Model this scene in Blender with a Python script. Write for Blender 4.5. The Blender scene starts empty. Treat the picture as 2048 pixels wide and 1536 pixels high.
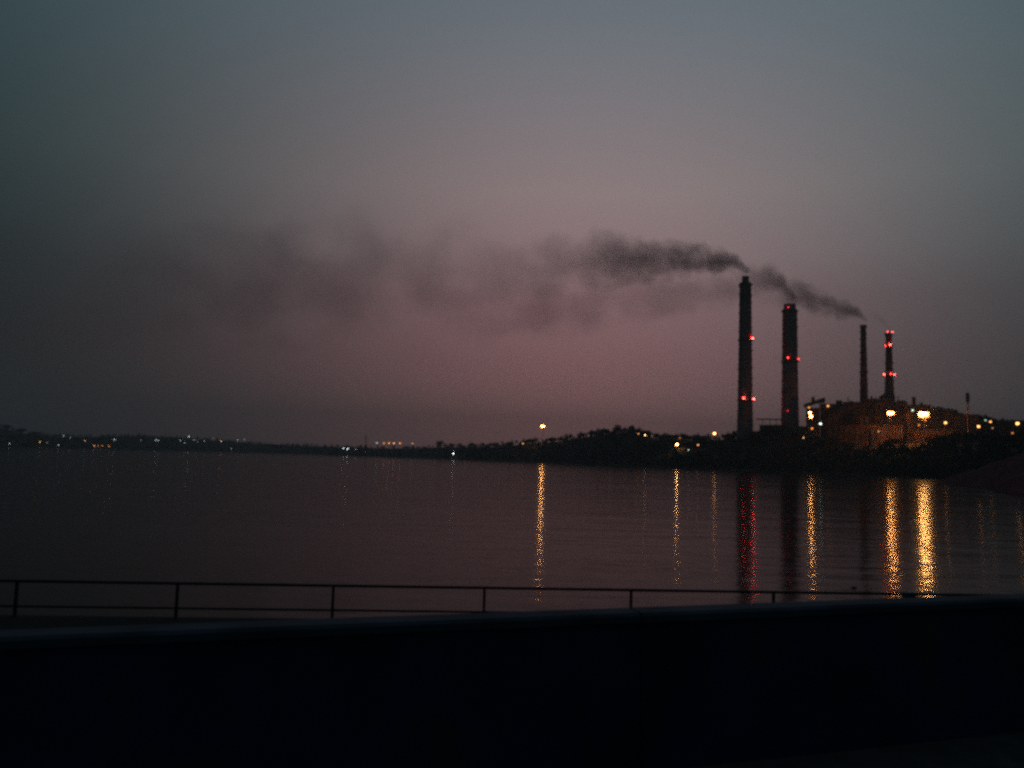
import bpy, bmesh, math, random
import numpy as np
from mathutils import Vector, Matrix
random.seed(7); rng = np.random.default_rng(7)
S = bpy.context.scene
C = bpy.context.scene.collection
R = math.radians

# ------------------------------------------------------------------ camera
F = 1650.0                      # focal length in photograph pixels (2048 wide)
H = 10.0                        # lens height above the water
PITCH, ROLL = R(5.06), R(1.6)
fw = Vector((0, math.cos(PITCH), math.sin(PITCH)))
r0 = Vector((1, 0, 0)); u0 = Vector((0, -math.sin(PITCH), math.cos(PITCH)))
rt = math.cos(ROLL)*r0 + math.sin(ROLL)*u0
up = -math.sin(ROLL)*r0 + math.cos(ROLL)*u0
cam_d = bpy.data.cameras.new('camera'); cam = bpy.data.objects.new('camera', cam_d); C.objects.link(cam)
cam_d.sensor_width = 36; cam_d.lens = F/2048*36; cam_d.clip_start = 0.1; cam_d.clip_end = 30000
cam.matrix_world = Matrix(((rt.x, up.x, -fw.x, 0), (rt.y, up.y, -fw.y, 0), (rt.z, up.z, -fw.z, H), (0, 0, 0, 1)))
S.camera = cam
CAM = Vector((0, 0, H))

# ------------------------------------------------------------------ sky
W = bpy.data.worlds.new('World'); S.world = W; W.use_nodes = True
nt = W.node_tree; nt.nodes.clear()
def N(nt, t, **k):
    n = nt.nodes.new(t)
    for a, b in k.items(): setattr(n, a, b)
    return n
def math_(nt, op, a, b=None, c=None, clamp=False):
    n = N(nt, 'ShaderNodeMath', operation=op, use_clamp=clamp)
    for i, v in enumerate((a, b, c)):
        if v is None: continue
        if isinstance(v, (int, float)): n.inputs[i].default_value = v
        else: nt.links.new(v, n.inputs[i])
    return n.outputs[0]
def ramp(nt, src, stops):
    n = N(nt, 'ShaderNodeValToRGB'); e = n.color_ramp.elements
    while len(e) < len(stops): e.new(0.5)
    for i, (p, c) in enumerate(stops):
        e[i].position = p; e[i].color = (*c, 1) if len(c) == 3 else c
    nt.links.new(src, n.inputs[0]); return n.outputs[0]
SUNSET = R(7)
out = N(nt, 'ShaderNodeOutputWorld'); bg = N(nt, 'ShaderNodeBackground')
tc = N(nt, 'ShaderNodeTexCoord'); sx = N(nt, 'ShaderNodeSeparateXYZ')
nt.links.new(tc.outputs['Generated'], sx.inputs[0])
X, Y, Z = sx.outputs
hl = math_(nt, 'SQRT', math_(nt, 'MAXIMUM', math_(nt, 'SUBTRACT', 1.0, math_(nt, 'MULTIPLY', Z, Z)), 0.0004))
h4 = math_(nt, 'POWER', hl, 6.0)
def glow(az, w):                      # afterglow that dies away with the angle from the sunset
    dot = math_(nt, 'ADD', math_(nt, 'MULTIPLY', X, math.sin(az)), math_(nt, 'MULTIPLY', Y, math.cos(az)))
    d2 = math_(nt, 'MULTIPLY', math_(nt, 'MULTIPLY', math_(nt, 'SUBTRACT', 1.0, math_(nt, 'DIVIDE', dot, hl)), 2.0), h4)
    return math_(nt, 'EXPONENT', math_(nt, 'MULTIPLY', d2, -1/(w**2)))
fr = glow(R(6.0), .375); fg = glow(R(7.7), .435)
fall = N(nt, 'ShaderNodeCombineXYZ'); nt.links.new(fr, fall.inputs[0]); nt.links.new(fg, fall.inputs[1]); nt.links.new(fg, fall.inputs[2])
zz = math_(nt, 'MAXIMUM', Z, 0.0)
pink = ramp(nt, zz, [(0, (.25, .130, .128)), (.05, (.285, .145, .150)), (.117, (.270, .140, .150)), (.19, (.275, .160, .170)), (.24, (.300, .202, .210)),
                     (.31, (.300, .228, .232)), (.446, (.186, .192, .214)), (.50, (.150, .174, .202)), (.8, (.040, .060, .085)), (1, (.024, .038, .056))])
grey = ramp(nt, zz, [(0, (.004, .009, .010)), (.06, (.002, .008, .009)), (.12, (.003, .006, .007)), (.31, (.005, .022, .024)), (.446, (.005, .028, .036)),
                     (.55, (.008, .032, .044)), (.8, (.012, .026, .040)), (1, (.012, .022, .036))])
mx = N(nt, 'ShaderNodeMix', data_type='VECTOR', factor_mode='NON_UNIFORM'); nt.links.new(fall.outputs[0], mx.inputs[1]); nt.links.new(grey, mx.inputs[4]); nt.links.new(pink, mx.inputs[5])
sky = N(nt, 'ShaderNodeTexSky', sky_type='NISHITA', sun_disc=False, sun_elevation=R(0.0), sun_rotation=SUNSET)
ad = N(nt, 'ShaderNodeMix', data_type='RGBA', blend_type='ADD'); ad.inputs[0].default_value = 0.004
nt.links.new(mx.outputs[1], ad.inputs[6]); nt.links.new(sky.outputs[0], ad.inputs[7])
nt.links.new(ad.outputs[2], bg.inputs[0]); bg.inputs[1].default_value = 1.0
nt.links.new(bg.outputs[0], out.inputs[0])
W.cycles.sampling_method = 'MANUAL'; W.cycles.sample_map_resolution = 256

S.view_settings.view_transform = 'Standard'; S.view_settings.look = 'None'
S.view_settings.exposure = 0; S.view_settings.gamma = 1; S.view_settings.use_curve_mapping = False
S.render.engine = 'CYCLES'
cy = S.cycles
cy.max_bounces = 4; cy.diffuse_bounces = 1; cy.glossy_bounces = 2; cy.transmission_bounces = 2; cy.volume_bounces = 0
cy.sample_clamp_indirect = 2; cy.sample_clamp_direct = 25; cy.caustics_reflective = False; cy.caustics_refractive = False
cy.pixel_filter_type = 'BLACKMAN_HARRIS'; cy.filter_width = 2.9
cy.use_denoising = False
try: cy.denoiser = 'OPENIMAGEDENOISE'
except Exception: pass
cy.use_light_tree = True
cy.volume_step_rate = 1.0; cy.volume_max_steps = 128

# ------------------------------------------------------------------ pixel <-> place helpers
def ray(px, py): return (fw + rt*((px-1024)/F) + up*((768-py)/F))
def hor(px):                                     # horizon row at column px
    # solve ray.z = 0
    a = math.sin(PITCH) + math.sin(ROLL)*math.cos(PITCH)*((px-1024)/F)
    return 768 + a*F/(math.cos(ROLL)*math.cos(PITCH))
def P(px, py, D):                                # point at horizontal range D
    d = ray(px, py); k = D/math.hypot(d.x, d.y); return CAM + d*k
def G(px, py, z=0.0):                            # where the ray meets the level z
    d = ray(px, py); return CAM + d*((z-H)/d.z)
def azof(px):
    d = ray(px, hor(px)); return math.atan2(d.x, d.y)
AZ_T = [(azof(p), p) for p in range(-2600, 4700, 20)]
AZ_A = np.array([a for a, _ in AZ_T]); AZ_P = np.array([p for _, p in AZ_T], float)

# ------------------------------------------------------------------ materials
def mat(name, col, rough=.9, var=.25, scale=1.0, metal=0.0, bump=0.0):
    m = bpy.data.materials.new(name); m.use_nodes = True; t = m.node_tree
    b = t.nodes['Principled BSDF']; b.inputs['Roughness'].default_value = rough; b.inputs['Metallic'].default_value = metal
    b.inputs['Specular IOR Level'].default_value = 0.25
    tcn = N(t, 'ShaderNodeTexCoord'); no = N(t, 'ShaderNodeTexNoise'); no.inputs['Scale'].default_value = scale; no.inputs['Detail'].default_value = 5
    t.links.new(tcn.outputs['Object'], no.inputs['Vector'])
    lo = tuple(c*(1-var) for c in col); hi = tuple(min(1, c*(1+var)) for c in col)
    t.links.new(ramp(t, no.outputs[0], [(.3, lo), (.7, hi)]), b.inputs['Base Color'])
    if bump:
        bn = N(t, 'ShaderNodeBump'); bn.inputs['Strength'].default_value = bump; t.links.new(no.outputs[0], bn.inputs['Height']); t.links.new(bn.outputs[0], b.inputs['Normal'])
    return m
_em = {}
def emit(name, col, strength):
    key = (name, col, strength)
    if key in _em: return _em[key]
    m = bpy.data.materials.new(name); m.use_nodes = True; t = m.node_tree; t.nodes.clear()
    e = N(t, 'ShaderNodeEmission'); o = N(t, 'ShaderNodeOutputMaterial'); e.inputs[0].default_value = (*col, 1); e.inputs[1].default_value = strength
    t.links.new(e.outputs[0], o.inputs[0]); m.cycles.emission_sampling = 'FRONT'; _em[key] = m; return m
M = dict(
    refl=mat('halo_tint_reflector', (.16, .085, .035), .6, .15, 3),  # orange tint put in so the lit housing stands in for a halo
    conc=mat('chimney_concrete', (.36, .22, .19), .9, .25, .08, bump=.3),
    brick=mat('chimney_brick', (.22, .14, .115), .9, .25, .1),
    steel=mat('dark_steel', (.05, .045, .042), .6, .3, 2.0, .4),
    wall=mat('plant_wall', (.11, .085, .07), .9, .5, .05),
    sheet=mat('corrugated_sheet', (.12, .080, .062), .8, .5, .08),
    roof=mat('plant_roof', (.08, .075, .07), .9, .3, .1),
    glass=mat('dark_glazing', (.03, .03, .035), .25, .2, .3),
    earth=mat('earth', (.055, .040, .028), 1, .35, .02, bump=.3),
    bank=mat('bank_soil', (.15, .045, .042), 1, .3, .06, bump=.3),
    leaf=mat('foliage', (.034, .042, .020), .9, .4, .05),
    bark=mat('bark', (.05, .038, .028), 1, .3, .5),
    asphalt=mat('asphalt', (.085, .072, .066), .9, .35, 9, bump=.4),
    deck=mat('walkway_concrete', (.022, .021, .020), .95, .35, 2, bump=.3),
    rail=mat('rail_paint', (.04, .038, .038), .75, .3, 6),
    plate=mat('pale_plastic', (.55, .57, .62), .5, .1, 3),
    rock=mat('dark_rubber', (.02, .02, .02), .8, .3, 3),
)
# blue painted parapet: paint with worn, paler patches and a greyish dust on top faces
def paint():
    m = bpy.data.materials.new('blue_paint'); m.use_nodes = True; t = m.node_tree; b = t.nodes['Principled BSDF']
    b.inputs['Roughness'].default_value = .55
    tcn = N(t, 'ShaderNodeTexCoord'); n1 = N(t, 'ShaderNodeTexNoise'); n1.inputs['Scale'].default_value = 1.7; n1.inputs['Detail'].default_value = 8
    t.links.new(tcn.outputs['Object'], n1.inputs['Vector'])
    t.links.new(ramp(t, n1.outputs[0], [(.35, (.010, .014, .036)), (.55, (.014, .024, .095)), (.68, (.030, .034, .045))]), b.inputs['Base Color'])
    bn = N(t, 'ShaderNodeBump'); bn.inputs['Strength'].default_value = .3; t.links.new(n1.outputs[0], bn.inputs['Height']); t.links.new(bn.outputs[0], b.inputs['Normal'])
    return m
M['blue'] = paint()
M['cap'] = mat('worn_coping_paint', (.065, .075, .095), .9, .5, 2.5, bump=.4)

# ------------------------------------------------------------------ object helpers
def link(name, me, m=None, parent=None, loc=None):
    o = bpy.data.objects.new(name, me); C.objects.link(o)
    if m is not None: me.materials.append(m)
    if parent is not None: o.parent = parent
    if loc is not None: o.location = loc
    return o
def thing(name, label, cat, loc=(0, 0, 0), rz=0, group=None):
    o = bpy.data.objects.new(name, None); C.objects.link(o); o.location = loc; o.rotation_euler = (0, 0, rz); o.empty_display_size = .5
    o['label'] = label; o['category'] = cat
    if group: o['group'] = group
    return o
def tag(o, label=None, cat=None, group=None, kind=None):
    for k, v in (('label', label), ('category', cat), ('group', group), ('kind', kind)):
        if v: o[k] = v
    return o
class MB:
    def __init__(s): s.v = []; s.f = []
    def box(s, x0, x1, y0, y1, z0, z1, top=None):
        b = len(s.v); t = top or (0, 0, 0, 0)         # top: extra heights of the 4 top corners
        s.v += [(x0, y0, z0), (x1, y0, z0), (x1, y1, z0), (x0, y1, z0), (x0, y0, z1+t[0]), (x1, y0, z1+t[1]), (x1, y1, z1+t[2]), (x0, y1, z1+t[3])]
        s.f += [tuple(b+i for i in q) for q in ((0, 3, 2, 1), (4, 5, 6, 7), (0, 1, 5, 4), (1, 2, 6, 5), (2, 3, 7, 6), (3, 0, 4, 7))]; return s
    def lathe(s, prof, n=24, cx=0, cy=0, cap=True):   # prof: (radius, z)
        b = len(s.v)
        for r, z in prof:
            for i in range(n):
                a = 2*math.pi*i/n; s.v.append((cx+r*math.cos(a), cy+r*math.sin(a), z))
        for k in range(len(prof)-1):
            for i in range(n):
                j = (i+1) % n; s.f.append((b+k*n+i, b+k*n+j, b+(k+1)*n+j, b+(k+1)*n+i))
        if cap:
            s.f.append(tuple(b+i for i in range(n))[::-1]); s.f.append(tuple(b+(len(prof)-1)*n+i for i in range(n)))
        return s
    def bar(s, p, q, r, n=6, r2=None):
        p = Vector(p); q = Vector(q); d = (q-p).normalized(); a = d.orthogonal().normalized(); c = d.cross(a); b = len(s.v); r2 = r if r2 is None else r2
        for e, rr in ((p, r), (q, r2)):
            for i in range(n):
                t = 2*math.pi*i/n; w = e + a*rr*math.cos(t) + c*rr*math.sin(t); s.v.append(tuple(w))
        for i in range(n): j = (i+1) % n; s.f.append((b+i, b+j, b+n+j, b+n+i))
        s.f.append(tuple(b+i for i in range(n))[::-1]); s.f.append(tuple(b+n+i for i in range(n))); return s
    def build(s, name, m, parent=None, loc=None, smooth=False):
        me = bpy.data.meshes.new(name); me.from_pydata(s.v, [], s.f)
        b_ = bmesh.new(); b_.from_mesh(me); bmesh.ops.recalc_face_normals(b_, faces=b_.faces); b_.to_mesh(me); b_.free(); me.update()
        if smooth: me.polygons.foreach_set('use_smooth', [True]*len(me.polygons))
        return link(name, me, m, parent, loc)

# ------------------------------------------------------------------ terrain
def tab(xs):
    a = np.array(xs, float); return lambda p: np.interp(p, a[:, 0], a[:, 1])
# water's edge: pixels below the horizon
shore = tab([(-2000, 9), (-600, 8), (0, 7), (250, 6), (512, 5.5), (750, 7), (1012, 9.5), (1250, 12), (1500, 15), (1750, 17.2), (1900, 18.3), (2000, 24), (2048, 29), (2250, 44), (2700, 75), (3300, 150), (4600, 200)])
# crest of the ground (rows in the photograph)
crest = tab([(-2000, 800), (-900, 830), (-300, 850), (0, 857), (50, 867), (110, 873), (200, 874), (280, 871), (400, 878), (500, 886), (650, 893), (800, 897), (900, 894), (1000, 893),
             (1060, 887), (1120, 883), (1200, 870), (1245, 864), (1275, 868), (1310, 878), (1400, 882), (1480, 876), (1520, 872), (1570, 866), (1620, 884), (1680, 888), (1730, 893), (1800, 888),
             (1860, 886), (1950, 882), (2048, 874), (2200, 866), (2500, 850), (3300, 860), (4600, 900)])
width = tab([(-2000, 500), (0, 420), (500, 380), (900, 260), (1200, 150), (1500, 150), (1750, 170), (1900, 170), (2048, 330), (2300, 380), (4600, 200)])
def shoreD(px): 
    return F*H/(shore(px)*np.sqrt(1+((px-1024)/F)**2))*np.sqrt(1+((px-1024)/F)**2)**1.0
def wn(x, y):
    return (np.sin(x*.021+1.3)*np.cos(y*.017+.4) + .5*np.sin(x*.053+y*.041) + .25*np.sin(x*.13-y*.11+2))/1.75
def prof(px, t):                    # ground level t metres behind the water's edge
    D = shoreD(px); w = width(px)
    ztop = H + (np.vectorize(hor)(px) - crest(px))*(D+w)/np.sqrt(F*F+(px-1024)**2)
    s = np.clip(t/w, 0, 1); s = s*s*(3-2*s)*.55 + .45*np.clip(t/w, 0, 1)**.7
    back = np.clip((t-w)/1800, 0, 1)*12
    a = np.interp(px, AZ_P, AZ_A)
    x = (D+t)*np.sin(a); y = (D+t)*np.cos(a)
    z = -1.2 + (ztop+1.2)*s - back + wn(x, y)*1.6*np.clip(t/60, 0, 1)*np.clip(1-abs(t-w)/ (w*1.5), 0, 1)
    return z
def ground_z(px, D):
    px = np.asarray(px, float); return prof(px, np.maximum(D-shoreD(px), -10))
cols = np.arange(-2500, 4600, 10.0)
rows = np.array([-25, 0, 3, 8, 15, 25, 38, 52, 68, 85, 104, 125, 150, 175, 205, 240, 280, 330, 390, 470, 600, 800, 1100, 1600, 2400, 3800, 6000.])
PX, T = np.meshgrid(cols, rows, indexing='ij')
A = np.interp(PX, AZ_P, AZ_A); D = shoreD(PX) + T
D = np.minimum(D, 8800 + 0*D)
Zg = prof(PX, np.maximum(T, 0)); Zg = np.where(T < 0, -5, Zg)
verts = np.stack([D*np.sin(A), D*np.cos(A), Zg], -1).reshape(-1, 3)
nc, nr = PX.shape
faces = [(i*nr+j, (i+1)*nr+j, (i+1)*nr+j+1, i*nr+j+1) for i in range(nc-1) for j in range(nr-1)]
me = bpy.data.meshes.new('terrain'); me.from_pydata(verts.tolist(), [], faces); me.polygons.foreach_set('use_smooth', [True]*len(faces))
tag(link('terrain', me, M['earth']), kind='structure')

# ------------------------------------------------------------------ water
def water_mat():
    m = bpy.data.materials.new('reservoir_water'); m.use_nodes = True; t = m.node_tree; b = t.nodes['Principled BSDF']
    b.inputs['Base Color'].default_value = (.006, .008, .008, 1); b.inputs['IOR'].default_value = 1.33; b.inputs['Roughness'].default_value = .115
    b.inputs['Specular IOR Level'].default_value = .2
    tcn = N(t, 'ShaderNodeTexCoord')
    mp = N(t, 'ShaderNodeMapping'); mp.inputs['Scale'].default_value = (.20, 1.0, 1); mp.inputs['Rotation'].default_value = (0, 0, R(4)); t.links.new(tcn.outputs['Object'], mp.inputs[0])
    n1 = N(t, 'ShaderNodeTexNoise'); n1.inputs['Scale'].default_value = .42; n1.inputs['Detail'].default_value = 3; n1.inputs['Roughness'].default_value = .55
    t.links.new(mp.outputs[0], n1.inputs['Vector'])
    mp2 = N(t, 'ShaderNodeMapping'); mp2.inputs['Scale'].default_value = (.45, 1.0, 1); mp2.inputs['Rotation'].default_value = (0, 0, R(-12)); t.links.new(tcn.outputs['Object'], mp2.inputs[0])
    n2 = N(t, 'ShaderNodeTexNoise'); n2.inputs['Scale'].default_value = .09; n2.inputs['Detail'].default_value = 2; t.links.new(mp2.outputs[0], n2.inputs['Vector'])
    mp3 = N(t, 'ShaderNodeMapping'); mp3.inputs['Scale'].default_value = (.24, 1.0, 1); mp3.inputs['Rotation'].default_value = (0, 0, R(9)); t.links.new(tcn.outputs['Object'], mp3.inputs[0])
    n3 = N(t, 'ShaderNodeTexNoise'); n3.inputs['Scale'].default_value = 1.3; n3.inputs['Detail'].default_value = 2; t.links.new(mp3.outputs[0], n3.inputs['Vector'])
    h = math_(t, 'ADD', math_(t, 'ADD', math_(t, 'MULTIPLY', n1.outputs[0], .15), math_(t, 'MULTIPLY', n3.outputs[0], .028)), math_(t, 'MULTIPLY', n2.outputs[0], .25))
    bn = N(t, 'ShaderNodeBump'); bn.inputs['Distance'].default_value = 1.0
    mp4 = N(t, 'ShaderNodeMapping'); mp4.inputs['Scale'].default_value = (.25, 1.0, 1); mp4.inputs['Rotation'].default_value = (0, 0, R(7)); t.links.new(tcn.outputs['Object'], mp4.inputs[0])
    n4 = N(t, 'ShaderNodeTexNoise'); n4.inputs['Scale'].default_value = .022; n4.inputs['Detail'].default_value = 3; t.links.new(mp4.outputs[0], n4.inputs['Vector'])
    mr = N(t, 'ShaderNodeMapRange'); mr.inputs[1].default_value = .35; mr.inputs[2].default_value = .65; mr.inputs[3].default_value = .45; mr.inputs[4].default_value = 1.0
    t.links.new(n4.outputs[0], mr.inputs[0]); t.links.new(mr.outputs[0], bn.inputs['Strength'])
    t.links.new(h, bn.inputs['Height']); t.links.new(bn.outputs[0], b.inputs['Normal'])
    df = N(t, 'ShaderNodeBsdfDiffuse'); df.inputs[0].default_value = (.016, .018, .016, 1)      # dark share dimming the reflection, in place of unresolved wave shadowing
    ms_ = N(t, 'ShaderNodeMixShader'); ms_.inputs[0].default_value = .36; t.links.new(b.outputs[0], ms_.inputs[1]); t.links.new(df.outputs[0], ms_.inputs[2])
    t.links.new(ms_.outputs[0], t.nodes['Material Output'].inputs['Surface']); return m
w = MB(); 
w.v = [(-9000, -300, 0), (9000, -300, 0), (9000, 9000, 0), (-9000, 9000, 0)]; w.f = [(0, 1, 2, 3)]
tag(w.build('water', water_mat()), kind='structure')

# ------------------------------------------------------------------ bridge: road, blue parapet, service walkway, railing
RZ, PZ = H-1.6, H-.8
A0 = G(0, 1258, PZ); B0 = G(2048, 1186, PZ)
dr = (B0-A0); dr.z = 0; L0 = dr.length; dr.normalize(); rz_b = math.atan2(dr.y, dr.x)
br = lambda name, label, cat: thing(name, label, cat, (A0.x, A0.y, RZ), rz_b)
# local frame: x along the parapet, y outwards
o = MB().box(-60, 90, -12, .25, -.9, 0).build('road', M['asphalt'], None, (A0.x, A0.y, RZ)); o.rotation_euler.z = rz_b; tag(o, kind='structure')
pp = br('parapet', 'long dark blue painted concrete parapet along the road in the foreground', 'parapet')
x = -60.0; k = 0
while x < 90:
    L = 2.994
    mb = MB(); b = len(mb.v)
    # slightly battered wall panel
    mb.v += [(x, -.21, .004), (x+L, -.21, .004), (x+L, -.02, .004), (x, -.02, .004), (x, -.16, .75), (x+L, -.16, .75), (x+L, -.03, .75), (x, -.03, .75)]
    mb.f += [(0, 3, 2, 1), (4, 5, 6, 7), (0, 1, 5, 4), (1, 2, 6, 5), (2, 3, 7, 6), (3, 0, 4, 7)]
    mb.build('wall_panel', M['blue'], pp)
    c = MB(); c.v = []
    for xx in (x+.004, x+L-.004): c.v += [(xx, -.185, .752), (xx, -.185, .785), (xx, -.165, .80), (xx, -.02, .80), (xx, 0, .78), (xx, 0, .752)]
    c.f = [(i, (i+1) % 6, 6+(i+1) % 6, 6+i) for i in range(6)] + [(5, 4, 3, 2, 1, 0), (6, 7, 8, 9, 10, 11)]
    c.build('coping', M['cap'], pp)
    x += 3.0; k += 1
# service walkway with railing, lower and further out
ZR = H-2.75; WZ = ZR-.72
a1 = G(35, 1158.5, ZR); b1 = G(1547, 1180.5, ZR)
a1 = G(35, 1160, ZR); b1 = G(1547, 1182.5, ZR)
dw = (b1-a1); n_sp = 5; Lw = Vector((dw.x, dw.y, 0)).length; sp = Lw/n_sp; ang = math.atan2(dw.y, dw.x)
wk = thing('service_walkway', 'dark concrete service walkway slab running below and beyond the blue parapet', 'walkway', (a1.x, a1.y, WZ), ang)
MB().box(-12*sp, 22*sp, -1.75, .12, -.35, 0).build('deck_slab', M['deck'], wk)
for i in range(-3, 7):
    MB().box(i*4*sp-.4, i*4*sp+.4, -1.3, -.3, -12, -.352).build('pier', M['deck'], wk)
rl = thing('railing', 'thin dark two-bar metal railing with posts along the walkway edge', 'railing', (a1.x, a1.y, WZ), ang)
MB().bar((-12*sp, 0, .70), (22*sp, 0, .70), .029, 8).build('top_rail', M['rail'], rl)
MB().bar((-12*sp, 0, .20), (22*sp, 0, .20), .022, 8).build('lower_rail', M['rail'], rl)
post0 = None
for i in range(-11, 22):
    if post0 is None:
        post0 = MB().box(-.027, .027, -.027, .027, .012, .68).box(-.07, .07, -.07, .07, .001, .012).build('post', M['rail'], rl); post0.location = (i*sp, 0, 0)
    else:
        q = post0.copy(); C.objects.link(q); q.parent = rl; q.location = (i*sp, 0, 0)
# things in the water close to the bridge
g = G(1818, 1191, 0)
fl = thing('float_drum', 'small pale bluish floating drum on the water just under the rail near the brightest reflection', 'float', (g.x, g.y, -.05), .2)
MB().bar((-.42, 0, .12), (.42, 0, .12), .24, 14).build('drum_body', M['plate'], fl, smooth=False)
for s_ in (-.25, .25): MB().bar((s_-.03, 0, .12), (s_+.03, 0, .12), .255, 14).build('drum_band', M['steel'], fl)
g = G(1707, 1176, 0)
mb = MB().lathe([(.02, -.2), (.28, -.15), (.32, 0.0), (.24, .06), (.12, .11), (.02, .12)], 9)
mb.v = [(x_*(1+.2*math.sin(5*y_+3*z_)), y_*.8, z_*(1+.3*math.sin(7*x_))) for x_, y_, z_ in mb.v]
tag(mb.build('rock', M['rock'], None, (g.x, g.y, 0)), 'small dark rock breaking the water surface left of the orange reflections above the rail', 'rock')

# ------------------------------------------------------------------ chimneys
GRP = 'power station chimneys'
def chimney(px, D, ztop_py, prof_px, label, m, capw=None, rings=(), nring=12, lights=(), base_py=None):
    """prof_px: (row, half width px); lights: (px, py, strength)"""
    b = P(px, prof_px[-1][0], D); sc = b.y/F
    zb = float(ground_z(px, D))-1.5
    t = thing('chimney', label, 'chimney', (b.x, b.y, zb), 0, GRP)
    def zr(py): return P(px, py, D).z - zb
    pr = [(hw*sc, zr(py)) for py, hw in prof_px]
    pr = pr[::-1]; z0, rlast = pr[0][1], pr[0][0]
    pr = [(rlast*1.06, 0)] + pr
    def rad(z): return float(np.interp(z, [q[1] for q in pr], [q[0] for q in pr]))
    zt = pr[-1][1]
    MB().lathe(pr + [(pr[-1][0]*.86, zt), (pr[-1][0]*.84, zt-6)], 40).build('shaft', m, t, smooth=False)
    if capw:
        top = zr(ztop_py)
        MB().lathe([(capw*sc, zt-3), (capw*sc, top-.6), (capw*sc*1.06, top-.6), (capw*sc*1.06, top), (capw*sc*.86, top), (capw*sc*.84, top-5)], 32).build('flue_cap', m, t)
    for i in range(nring):
        z = z0 + (zt-z0)*(i+.7)/nring; r = rad(z)
        MB().lathe([(r+.02, z-.7), (r+.3, z-.7), (r+.3, z+.7), (r+.02, z+.7)], 40, cap=False).build('band', m, t)
    for py in rings:
        z = zr(py); r = rad(z)
        mb = MB().lathe([(r*.99, z-.35), (r+1.9, z-.2), (r+1.9, z), (r*.99, z)], 40)
        mb.build('platform', M['steel'], t)
        mb = MB()
        for i in range(24):
            a = 2*math.pi*i/24; c, s = math.cos(a)*(r+1.8), math.sin(a)*(r+1.8); mb.bar((c, s, z), (c, s, z+1.2), .06, 4)
            a2 = 2*math.pi*(i+1)/24; mb.bar((c, s, z+1.2), (math.cos(a2)*(r+1.8), math.sin(a2)*(r+1.8), z+1.2), .06, 4)
        mb.build('platform_railing', M['steel'], t)
    mb = MB(); n = 60; phi = R(-150)
    for i in range(n):
        za, zc = z0+(zt-z0)*i/n, z0+(zt-z0)*(i+1)/n
        for s in (-.04, .04):
            mb.bar((math.cos(phi+s)*(rad(za)+.6), math.sin(phi+s)*(rad(za)+.6), za), (math.cos(phi+s)*(rad(zc)+.6), math.sin(phi+s)*(rad(zc)+.6), zc), .09, 4)
        mb.box(*sorted((math.cos(phi)*(rad(za)+.1), math.cos(phi)*(rad(za)+1.5))), *sorted((math.sin(phi)*(rad(za)+.1), math.sin(phi)*(rad(za)+1.5))), za, za+.8)
    mb.build('ladder_cage', M['steel'], t)
    # corbels that stand out against the sky on both sides
    for sgn in (-1, 1):
        for i in range(nring):
            z = z0 + (zt-z0)*(i+random.random()*.95)/nring; r = rad(z)
            cb = MB().box(*sorted((sgn*(r-.1), sgn*(r+random.uniform(.7, 1.5)))), -1.1, 1.1, z, z+random.uniform(.9, 1.8)); cb.build('bracket', M['steel'], t)
    for lx, ly, st, rr in lights:
        w_ = P(lx, ly, D); z = w_.z-zb; r = rad(z)+1.9
        dx = (lx-(px + 0))*sc; dx = max(-r, min(r, dx)); dy = -math.sqrt(max(0, r*r-dx*dx))
        a = MB().lathe([(rr*.7, -.6), (rr, 0), (rr*.6, .9)], 7); lt = a.build('aviation_light', emit('red_beacon_glass', (1, .045, .035), st), t, (dx, dy, z+.9))
        MB().lathe([(rr*.7, -1.2), (rr*.7, -.62)], 10).build('light_base', M['steel'], lt)
    return t
RED = 130
D1, D2, D3, D4 = 1250, 1250, 1310, 1290
chimney(1490, D1, 553, [(566, 11.6), (600, 12.0), (680, 12.8), (800, 14.2), (862, 15.6)], 'tallest leftmost chimney with a narrow flue cap pouring dark smoke', M['conc'], 7,
        rings=(570, 681, 801), nring=16, lights=((1502, 679, RED*.8, .75), (1483, 799, RED*.5, .75), (1506, 799, RED*1.1, .95)))
chimney(1580, D2, 609, [(619, 14.2), (660, 14.6), (720, 15.0), (800, 16.2), (862, 17.2)], 'thick second chimney with two faint red lights at mid height', M['conc'], 11.5,
        rings=(623, 722), nring=14, lights=((1572, 619, 6, .45), (1571, 719, 20, .6), (1594, 720, 14, .55), (1570, 824, 3.5, .42)))
chimney(1728, D3, 648, [(650, 5.2), (700, 5.8), (760, 6.8), (806, 7.8)], 'slender unlit third chimney rising behind the boiler house', M['brick'], None, rings=(655, 745), nring=12)
chimney(1779, D4, 664, [(667, 5.6), (700, 6.0), (750, 7.2), (782, 8.6), (806, 11)], 'shortest rightmost chimney ringed with three bands of red lights', M['brick'], None, rings=(668, 694, 752), nring=8,
        lights=((1774, 666, 16, .6), (1784, 666, 20, .6), (1771, 694, 16, .5), (1778, 692, 60, .8), (1769, 751, 50, .65), (1778, 750, 22, .6), (1787, 751, 44, .65)))

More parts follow.
